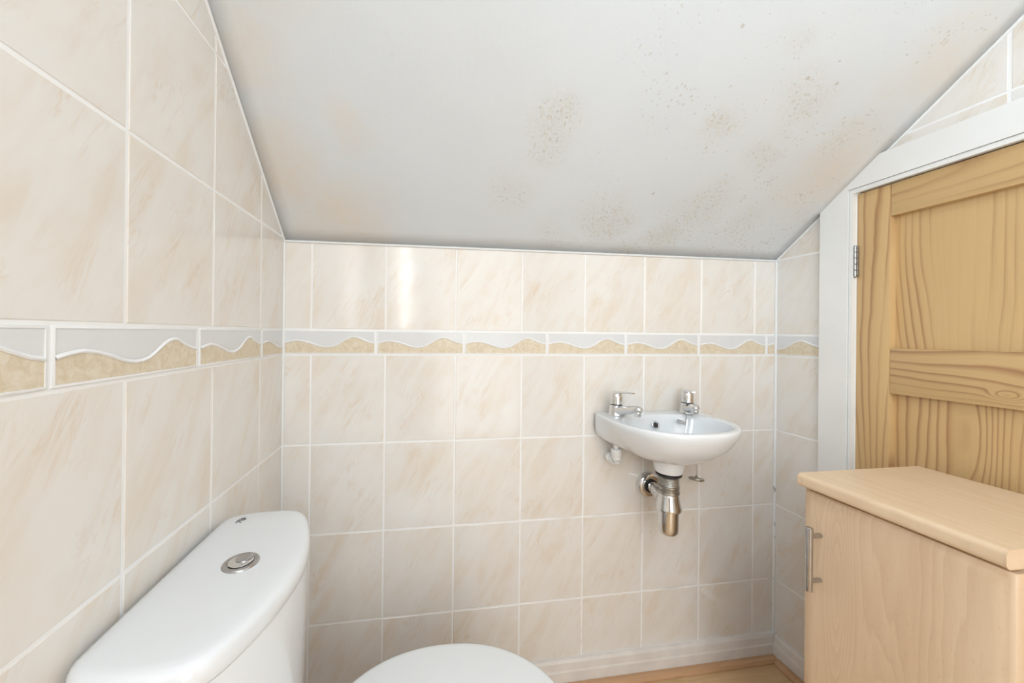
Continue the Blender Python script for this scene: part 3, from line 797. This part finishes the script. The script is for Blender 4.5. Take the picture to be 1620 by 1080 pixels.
def make_tap(loc, rotz, label):
    t = empty('tap', loc, label, 'tap'); t.rotation_euler = (0, 0, rotz)
    bm = bmesh.new()
    add_lathe(bm, [(0.0225, 0.0), (0.0235, 0.001), (0.0235, 0.0035), (0.0215, 0.006), (0.0207, 0.014), (0.0200, 0.026), (0.0192, 0.0305), (0.0175, 0.0318)], seg=36)
    add_tube(bm, [(0, -0.004, 0.0165), (0, -0.025, 0.0180), (0, -0.050, 0.0240), (0, -0.070, 0.0300), (0, -0.082, 0.0320), (0, -0.090, 0.0308), (0, -0.0945, 0.0285)],
             [0.0168, 0.0165, 0.0142, 0.0128, 0.0125, 0.0105, 0.004], 20, flat=0.86)
    finish('body', bm, M_CHROME, t, smooth=True, angle=50)
    bm = bmesh.new(); add_lathe(bm, [(0.0075, 0.0120), (0.0098, 0.0135), (0.0100, 0.0200), (0.0104, 0.0235), (0.0090, 0.0270)], (0, -0.0815, 0), seg=24)
    finish('aerator', bm, M_CHROME2, t, smooth=True)
    bm = bmesh.new(); add_lathe(bm, [(0.0168, 0.0312), (0.0172, 0.0335), (0.0150, 0.034)], seg=30)
    finish('seam_ring', bm, M_DARK, t, smooth=True)
    bm = bmesh.new()
    add_lathe(bm, [(0.0165, 0.0335), (0.0182, 0.0345), (0.0184, 0.044), (0.0180, 0.056), (0.0168, 0.064), (0.0135, 0.0700), (0.007, 0.0728), (0.0006, 0.0735)], seg=36)
    rings = []
    for y, hw, zb, zt in ((0.008, 0.013, 0.060, 0.0705), (-0.006, 0.0150, 0.0630, 0.0735), (-0.018, 0.0140, 0.0660, 0.0745), (-0.032, 0.0118, 0.0692, 0.0752), (-0.048, 0.0096, 0.0712, 0.0760), (-0.060, 0.0082, 0.0720, 0.0765), (-0.0665, 0.0050, 0.0730, 0.0762)):
        m_ = (zb+zt)/2; h = (zt-zb)/2
        rings.append([(hw*math.copysign(abs(math.cos(a))**0.55, math.cos(a)), y, m_+h*math.copysign(abs(math.sin(a))**0.7, math.sin(a))) for a in [2*math.pi*i/20 for i in range(20)]])
    add_rings(bm, rings)
    finish('lever', bm, M_CHROME2, t, smooth=True, angle=45)
    return t
make_tap((0.962, -0.050, ZR), math.radians(15), 'chrome lever tap on the left back corner of the basin, spout to the bowl')
make_tap((1.203, -0.046, ZR), math.radians(-24), 'chrome lever tap on the right back corner of the basin, plug chain at its foot')

# chain stay hanging from the right tap into the bowl
cs = empty('chain_stay', (1.180, -0.062, ZR+0.001), 'short broken plug chain with a bent clip hanging in the bowl', 'chain')
bm = bmesh.new()
add_tube(bm, [(0, 0, 0.002), (-0.002, -0.012, 0.001), (-0.010, -0.022, -0.012), (-0.016, -0.027, -0.020)], 0.0010, 8)
finish('link_wire', bm, M_DULL, cs, smooth=True)
bm = bmesh.new()
add_tube(bm, [(-0.016, -0.027, -0.018), (-0.017, -0.028, -0.024), (-0.026, -0.024, -0.022), (-0.036, -0.020, -0.018), (-0.037, -0.020, -0.011), (-0.031, -0.022, -0.014), (-0.020, -0.026, -0.017)], [0.0018, 0.0026, 0.0032, 0.0030, 0.0018, 0.0022, 0.0016], 10)
finish('clip', bm, M_STEEL, cs, smooth=True)
# plug dangling under the basin
pl = empty('basin_plug', (1.226, -0.060, 0.636), 'round chrome plug dangling on a chain below the basin', 'plug')
bm = bmesh.new(); add_lathe(bm, [(0.003, -0.006), (0.019, -0.0055), (0.0215, -0.002), (0.0215, 0.001), (0.019, 0.003), (0.005, 0.0042), (0.003, 0.008), (0.001, 0.009)], seg=32)
bm.transform(Matrix.Rotation(math.radians(9), 4, 'Y') @ Matrix.Rotation(math.radians(-8), 4, 'X'))
finish('stopper', bm, M_DULL, pl, smooth=True)
bm = bmesh.new()
for i in range(24): 
    z = 0.010 + i*0.0046
    bmesh.ops.create_icosphere(bm, subdivisions=1, radius=0.0015, matrix=Matrix.Translation((0.0006*math.sin(i), 0, z)))
add_tube(bm, [(0, 0, 0.008), (0, 0, 0.120)], 0.0006, 6)
finish('ball_chain', bm, M_DULL, pl, smooth=True)

# supply elbow under the left tap
el = empty('supply_elbow', (0.966, -0.046, 0.70), 'white plastic pipe elbow under the left side of the basin', 'pipe fitting')
def elp(name, fn, mat):
    bm = bmesh.new(); fn(bm); bm.transform(Matrix.Translation(-el.location)); return finish(name, bm, mat, el, smooth=True)
ex, ey = 0.966, -0.046
elp('threaded_tail', lambda b: add_lathe(b, [(0.0080, 0.762)] + [(0.0080 + (0.0012 if i % 2 else 0), 0.760-0.0028*i) for i in range(9)] + [(0.0080, 0.732)], (ex, ey, 0), seg=20), M_PLASTIC)
elp('nut', lambda b: add_lathe(b, [(0.011, 0.735), (0.0155, 0.7335), (0.0162, 0.730), (0.0162, 0.714), (0.0145, 0.7115)], (ex, ey, 0), seg=12), M_PLASTIC)
elp('elbow', lambda b: add_tube(b, [(ex, ey, 0.716), (ex, ey, 0.705), (ex, ey+0.003, 0.699), (ex-0.003, ey+0.010, 0.696), (ex-0.004, ey+0.022, 0.698), (ex-0.005, ey+0.030, 0.699)], [0.0135, 0.0140, 0.0148, 0.0145, 0.0132, 0.0132], 18), M_PLASTIC)
elp('wall_nut', lambda b: add_lathe(b, [(0.012, -0.026), (0.0155, -0.025), (0.0158, -0.012), (0.013, -0.0005)], (ex-0.005, 0, 0.699), axis='Y', seg=12), M_PLASTIC)

# chromed bottle trap
tr = empty('bottle_trap', (1.086, -0.122, 0.49), 'chrome bottle trap with wall flange below the basin', 'trap')
TX, TY = 1.086, -0.122
def trp(name, fn, mat, angle=40, label=None):
    bm = bmesh.new(); fn(bm); bm.transform(Matrix.Translation(Vector((0, 0, 0.013))-tr.location)); o = finish(name, bm, mat, tr, smooth=True, angle=angle)
    if label: o['label'] = label
    return o
trp('washer', lambda b: add_lathe(b, [(0.030, 0.6705), (0.0345, 0.670), (0.0345, 0.6665), (0.0300, 0.6645), (0.0285, 0.662)], (TX, TY, 0), seg=36), M_DARK, label='black rubber washer')
trp('threaded_waste', lambda b: add_lathe(b, [(0.0268 + (0.0009 if i % 2 else -0.0004), 0.666-0.0021*i) for i in range(16)], (TX, TY, 0), seg=36), M_DULL, 60, 'dull grey threaded waste tail')
trp('lock_nut', lambda b: add_lathe(b, [(0.0262, 0.637), (0.0288, 0.6355), (0.0292, 0.631), (0.0280, 0.628), (0.0262, 0.6265), (0.0262, 0.624), (0.0290, 0.6225), (0.0292, 0.6150), (0.0270, 0.6125)], (TX, TY, 0), seg=36), M_DULL)
trp('trap_body', lambda b: add_lathe(b, [(0.0265, 0.6135), (0.0278, 0.611), (0.0285, 0.604), (0.0310, 0.588), (0.0345, 0.575), (0.0352, 0.571), (0.0345, 0.5675), (0.0280, 0.5655)], (TX, TY, 0), seg=40), M_CHROME2)
trp('bottle', lambda b: add_lathe(b, [(0.0270, 0.572), (0.0275, 0.560), (0.0275, 0.515), (0.0265, 0.505), (0.0225, 0.4985), (0.0150, 0.4955), (0.001, 0.4945)], (TX, TY, 0), seg=40), M_CHROME2)
FX, FZ = 1.098, 0.591
trp('outlet_pipe', lambda b: add_tube(b, [(TX+0.001, TY+0.012, 0.588), (TX+0.004, TY+0.045, 0.589), (FX, -0.035, FZ), (FX, 0.0, FZ)], [0.0165, 0.0165, 0.0165, 0.0165], 24), M_CHROME2)
trp('outlet_nut', lambda b: add_tube(b, [(TX+0.001, TY+0.024, 0.588), (TX+0.0015, TY+0.026, 0.588), (TX+0.003, TY+0.042, 0.589), (TX+0.0035, TY+0.044, 0.589)], [0.0185, 0.0200, 0.0200, 0.0180], 24), M_CHROME2)
trp('wall_flange', lambda b: add_lathe(b, [(0.038, -0.001), (0.0385, -0.008), (0.0375, -0.014), (0.034, -0.0185), (0.026, -0.0205), (0.020, -0.0205)], (FX, 0, FZ), axis='Y', seg=40), M_CHROME2)
trp('seal_ring', lambda b: add_lathe(b, [(0.0205, -0.020), (0.0215, -0.0225), (0.0195, -0.0245), (0.0168, -0.0235)], (FX, 0, FZ), axis='Y', seg=32), M_DARK, label='black rubber seal')

# ------------------------------------------------------------------ toilet
toilet = empty('toilet', (0.30, -0.475, 0.0), 'white close-coupled toilet with lid down beside the left wall', 'toilet')
def tl(name, fn, mat, angle=40, parent=None, label=None):
    bm = bmesh.new(); fn(bm); bm.transform(Matrix.Translation(-toilet.location)); o = finish(name, bm, mat, parent or toilet, smooth=True, angle=angle)
    if label: o['label'] = label
    return o
LY0, LY1 = -0.665, -0.288; LYC = (LY0+LY1)/2; LH = (LY1-LY0)/2
def cist_plan(n=144):
    """D-shaped plan: flat back to the wall, bowed front, rounded corners (corner-cut control polygon)"""
    half = [(0.005, 0.0), (0.005, 0.125), (0.007, 0.168), (0.050, 0.1875), (0.115, 0.1885), (0.152, 0.176), (0.180, 0.110), (0.1975, 0.035), (0.1975, 0.0)]
    pts = [(x, LYC-d) for x, d in half[1:-1]] + [(x, LYC+d) for x, d in reversed(half[1:-1])]
    for _ in range(4):
        q = []
        for i in range(len(pts)):
            p0, p1 = pts[i], pts[(i+1) % len(pts)]
            q += [(0.75*p0[0]+0.25*p1[0], 0.75*p0[1]+0.25*p1[1]), (0.25*p0[0]+0.75*p1[0], 0.25*p0[1]+0.75*p1[1])]
        pts = q
    if poly_area(pts) < 0: pts = pts[::-1]
    L = [0.0]
    for i in range(len(pts)): L.append(L[-1]+math.dist(pts[i], pts[(i+1) % len(pts)]))
    out = []; j = 0
    for k in range(n):
        t = L[-1]*k/n
        while L[j+1] < t: j += 1
        f = (t-L[j])/(L[j+1]-L[j]); p0, p1 = pts[j], pts[(j+1) % len(pts)]
        out.append((p0[0]+f*(p1[0]-p0[0]), p0[1]+f*(p1[1]-p0[1])))
    return out, (0.095, LYC)
CP, (CCX, CCY) = cist_plan()
def insetring(d, z):
    """offset the plan inwards by d metres"""
    n = len(CP); out = []
    for i in range(n):
        p, q = CP[i-1], CP[(i+1) % n]; ex, ey = q[0]-p[0], q[1]-p[1]; L = math.hypot(ex, ey) or 1
        out.append((CP[i][0]-d*ey/L, CP[i][1]+d*ex/L, z))
    return out
def scalering(s, z): return [(CCX+(x-CCX)*s, CCY+(y-CCY)*s, z) for x, y in CP]
LZ = 0.722
def lid_fn(b):
    add_rings(b, [insetring(0.010, LZ-0.032), insetring(0.0015, LZ-0.032), insetring(0.0002, LZ-0.030), insetring(0.0, LZ-0.018), insetring(0.0010, LZ-0.011), insetring(0.004, LZ-0.0055), insetring(0.010, LZ-0.0022), insetring(0.018, LZ-0.0008)]
              + [scalering(s, LZ-0.0008+0.002*(1-s*s)) for s in (0.72, 0.5, 0.25)])
tl('cistern_lid', lid_fn, M_CERAMIC, 60)
def body_fn(b):
    add_rings(b, [[(x, y, z) for x, y, z in insetring(d, zz)] for d, zz in ((0.012, LZ-0.0335), (0.0035, LZ-0.0345), (0.0030, LZ-0.040), (0.0035, LZ-0.10), (0.006, 0.50), (0.010, 0.42), (0.018, 0.375), (0.030, 0.362))])
tl('cistern', body_fn, M_CERAMIC, 60)
BX, BY, BZ = 0.109, -0.476, LZ+0.0004
tl('flush_plate', lambda b: add_lathe(b, [(0.0252, -0.002), (0.0256, 0.0010), (0.0245, 0.0028), (0.0200, 0.0036), (0.0185, 0.0030), (0.0180, 0.0012), (0.010, 0.0010)], (BX, BY, BZ), seg=44), M_STEEL, label='chrome dual flush button surround')
fb = tl('large_button', lambda b: add_lathe(b, [(0.0172, 0.000), (0.0172, 0.0040), (0.0160, 0.0050), (0.008, 0.0052)], (BX, BY, BZ), seg=40), M_CHROME2)
tl('small_button', lambda b: add_lathe(b, [(0.0118, 0.004), (0.0118, 0.0064), (0.0108, 0.0072), (0.005, 0.0074)], (BX+0.003, BY+0.005, BZ), seg=32), M_STEEL)
def mark_fn(b):
    z = LZ+0.0004
    for pts in ([(0.0470, -0.3400), (0.0400, -0.3395)], [(0.0400, -0.3370), (0.0520, -0.3350)], [(0.0520, -0.3350), (0.0530, -0.3300)], [(0.0530, -0.3300), (0.0405, -0.3320)], [(0.0510, -0.3270), (0.0430, -0.3280)], [(0.044, -0.3440), (0.0405, -0.3440)], [(0.051, -0.3440), (0.0475, -0.3440)]):
        add_tube(b, [(*pts[0], z), (*pts[1], z)], 0.00055, 6)
tl('maker_mark', mark_fn, M_MARK, label='tiny grey printed maker mark')
def oval(s, z, cx=0.430, ax=0.232, ay=0.200, e=2.15, n=72, back=0.215):
    out = []
    for i in range(n):
        a = 2*math.pi*i/n; c_, s_ = math.cos(a), math.sin(a)
        r = 1.0/((abs(c_)/ax)**e + (abs(s_)/ay)**e)**(1/e)
        x = cx+r*s*c_; y = -0.4745+r*s*s_
        out.append((max(x, back+0.004*(1-s)) , y, z))
    return out
SZ = 0.396
tl('seat_lid', lambda b: add_rings(b, [oval(0.965, SZ-0.016), oval(0.992, SZ-0.0155), oval(1.0, SZ-0.012), oval(1.0, SZ-0.006), oval(0.993, SZ-0.0020), oval(0.975, SZ-0.0004), oval(0.94, SZ+0.0002), oval(0.6, SZ+0.0035), oval(0.25, SZ+0.0045)]), M_SEAT, 60)
tl('seat_ring', lambda b: add_rings(b, [oval(0.93, SZ-0.033), oval(0.985, SZ-0.032), oval(0.990, SZ-0.022), oval(0.975, SZ-0.0175), oval(0.90, SZ-0.0172)]), M_SEAT, 50)
for sy in (-1, 1):
    tl('hinge', lambda b: add_tube(b, [(0.218, -0.4745+sy*0.105, SZ-0.012), (0.218, -0.4745+sy*0.06, SZ-0.012)], 0.011, 16), M_SEAT)
def pan_fn(b):
    P = lambda s, z, cx, ax, ay, back: oval(s, z, cx, ax, ay, 2.3, 72, back)
    add_rings(b, [P(1, 0.0005, 0.36, 0.20, 0.115, 0.13), P(1, 0.02, 0.36, 0.198, 0.112, 0.13), P(1, 0.10, 0.365, 0.19, 0.105, 0.12), P(1, 0.20, 0.385, 0.205, 0.125, 0.09), P(1, 0.28, 0.41, 0.225, 0.165, 0.06),
                  P(1, 0.33, 0.425, 0.226, 0.186, 0.05), P(1, 0.355, 0.428, 0.224, 0.190, 0.05), P(0.985, 0.3615, 0.428, 0.224, 0.190, 0.052), P(0.9, 0.362, 0.428, 0.224, 0.190, 0.06)])
    # ledge which carries the cistern and the hinges
    add_box(b, 0.022, 0.262, -0.640, -0.309, 0.325, 0.3625, bev=0.014, seg=3)
tl('pan', pan_fn, M_CERAMIC, 50)

# ------------------------------------------------------------------ beech cabinet before the door
X0c, X1c, Y0c, Y1c = 1.213, 1.5470, -0.6840, -0.3840
cab = empty('cabinet', ((X0c+X1c)/2, (Y0c+Y1c)/2, 0.0), 'small beech-effect cupboard unit standing in front of the pine door', 'cabinet')
def cb(name, fn, mat, parent=None, angle=40, label=None, smooth=True):
    bm = bmesh.new(); fn(bm)
    par = parent or cab
    off = cab.location
    o = None
    bm.transform(Matrix.Translation(-off))
    o = finish(name, bm, mat, par, smooth=smooth, angle=angle)
    if label: o['label'] = label
    return o
def wt_fn(b):
    z0, z1 = 0.7475, 0.7755; r = 0.0085
    prof = [(X1c, z0), (X1c, z1)]
    for i in range(7):
        a = math.pi/2*i/6; prof.append((X0c+r-r*math.sin(a), z1-r+r*math.cos(a)))
    for i in range(7):
        a = math.pi/2*i/6; prof.append((X0c+r-r*math.cos(a), z0+r-r*math.sin(a)))
    add_rings(b, [[(x, y, z) for x, z in prof] for y in (Y0c+0.0012, Y1c-0.0008)])
wt = cb('worktop', wt_fn, M_BEECH_T, angle=25)
def lip_fn(y0, y1):
    def fn(b):
        z0, z1 = 0.7470, 0.7760; r = 0.0088
        prof = [(X1c, z0), (X1c, z1)]
        for i in range(7):
            a = math.pi/2*i/6; prof.append((X0c-0.0004+r-r*math.sin(a), z1-r+r*math.cos(a)))
        for i in range(7):
            a = math.pi/2*i/6; prof.append((X0c-0.0004+r-r*math.cos(a), z0+r-r*math.sin(a)))
        add_rings(b, [[(x, y, z) for x, z in prof] for y in (y0, y1)])
    return fn
cb('edge_strip', lip_fn(Y0c, Y0c+0.0012), M_BEECH_D, angle=25); cb('edge_strip', lip_fn(Y1c-0.0008, Y1c), M_BEECH_D, angle=25)
cb('side_panel', lambda b: add_box(b, 1.250, X1c-0.002, -0.6835, -0.6690, 0.0005, 0.7470, 0.0006, 1), M_BEECH_D)
cb('side_panel', lambda b: add_box(b, 1.250, X1c-0.002, -0.4020, -0.3860, 0.0005, 0.7470, 0.0006, 1), M_BEECH_D)
cb('back_panel', lambda b: add_box(b, X1c-0.012, X1c-0.004, -0.6690, -0.4020, 0.10, 0.7470), M_BEECH_D)
cb('bottom_panel', lambda b: add_box(b, 1.250, X1c-0.012, -0.6690, -0.4020, 0.10, 0.118), M_BEECH_D)
cb('top_rail', lambda b: add_box(b, 1.2505, 1.268, -0.6690, -0.4020, 0.690, 0.7470), M_BEECH_D)
cb('shelf', lambda b: add_box(b, 1.256, X1c-0.012, -0.6690, -0.4020, 0.40, 0.416), M_BEECH_D)
cb('plinth', lambda b: add_box(b, 1.285, 1.30, -0.6690, -0.4020, 0.0005, 0.10), M_BEECH_D)
def door_fn(b):
    y0, y1, z0, z1 = -0.6840, -0.3840, 0.105, 0.7395
    def R(i, x): return [(x, y0+i, z0+i), (x, y1-i, z0+i), (x, y1-i, z1-i), (x, y0+i, z1-i)]
    rings = [R(0.0, 1.2475), R(0.0, 1.2350), R(0.0010, 1.2335), R(0.007, 1.2322), R(0.012, 1.2298), R(0.016, 1.2285), R(0.022, 1.2278), R(0.03, 1.2277)]
    add_rings(b, rings)
cdoor = cb('door', door_fn, M_BEECH_D, angle=70)
bm = bmesh.new()
HX, HY = 1.1985, -0.4220
add_lathe(bm, [(0.0056, 0.5395), (0.0068, 0.5405), (0.0068, 0.6735), (0.0056, 0.6745)], (HX, HY, 0), seg=24)
for z in (0.560, 0.655): add_lathe(bm, [(0.0045, 1.198), (0.0045, 1.2275)], (0, HY, z), axis='X', seg=16)
bm.transform(Matrix.Translation(-cab.location))
o = finish('handle', bm, M_STEEL, cdoor, smooth=True); o['label'] = 'brushed metal bar handle'

# ------------------------------------------------------------------ fill lamp added on the ceiling (behind the camera)
lamp = empty('fill_ceiling_lamp', (0.80, -1.62, ZF), 'round opal ceiling lamp added behind the camera as fill light', 'lamp')
bm = bmesh.new(); add_lathe(bm, [(0.12, 0.0), (0.12, -0.02), (0.11, -0.025)], seg=40); finish('fill_lamp_base', bm, M_GLOSSW, lamp, smooth=True)
bm = bmesh.new(); add_lathe(bm, [(0.11, -0.02), (0.108, -0.045), (0.09, -0.062), (0.05, -0.072), (0.002, -0.075)], seg=40); finish('fill_lamp_shade', bm, M_OPAL, lamp, smooth=True)
ll = bpy.data.lights.new('lamp_fill', 'AREA'); ll.shape = 'DISK'; ll.size = 0.55; ll.energy = LAMP_E; ll.color = LAMP_C
lo = bpy.data.objects.new('lamp_fill', ll); COL.objects.link(lo); lo.parent = lamp; lo.location = (0, 0, -0.085)
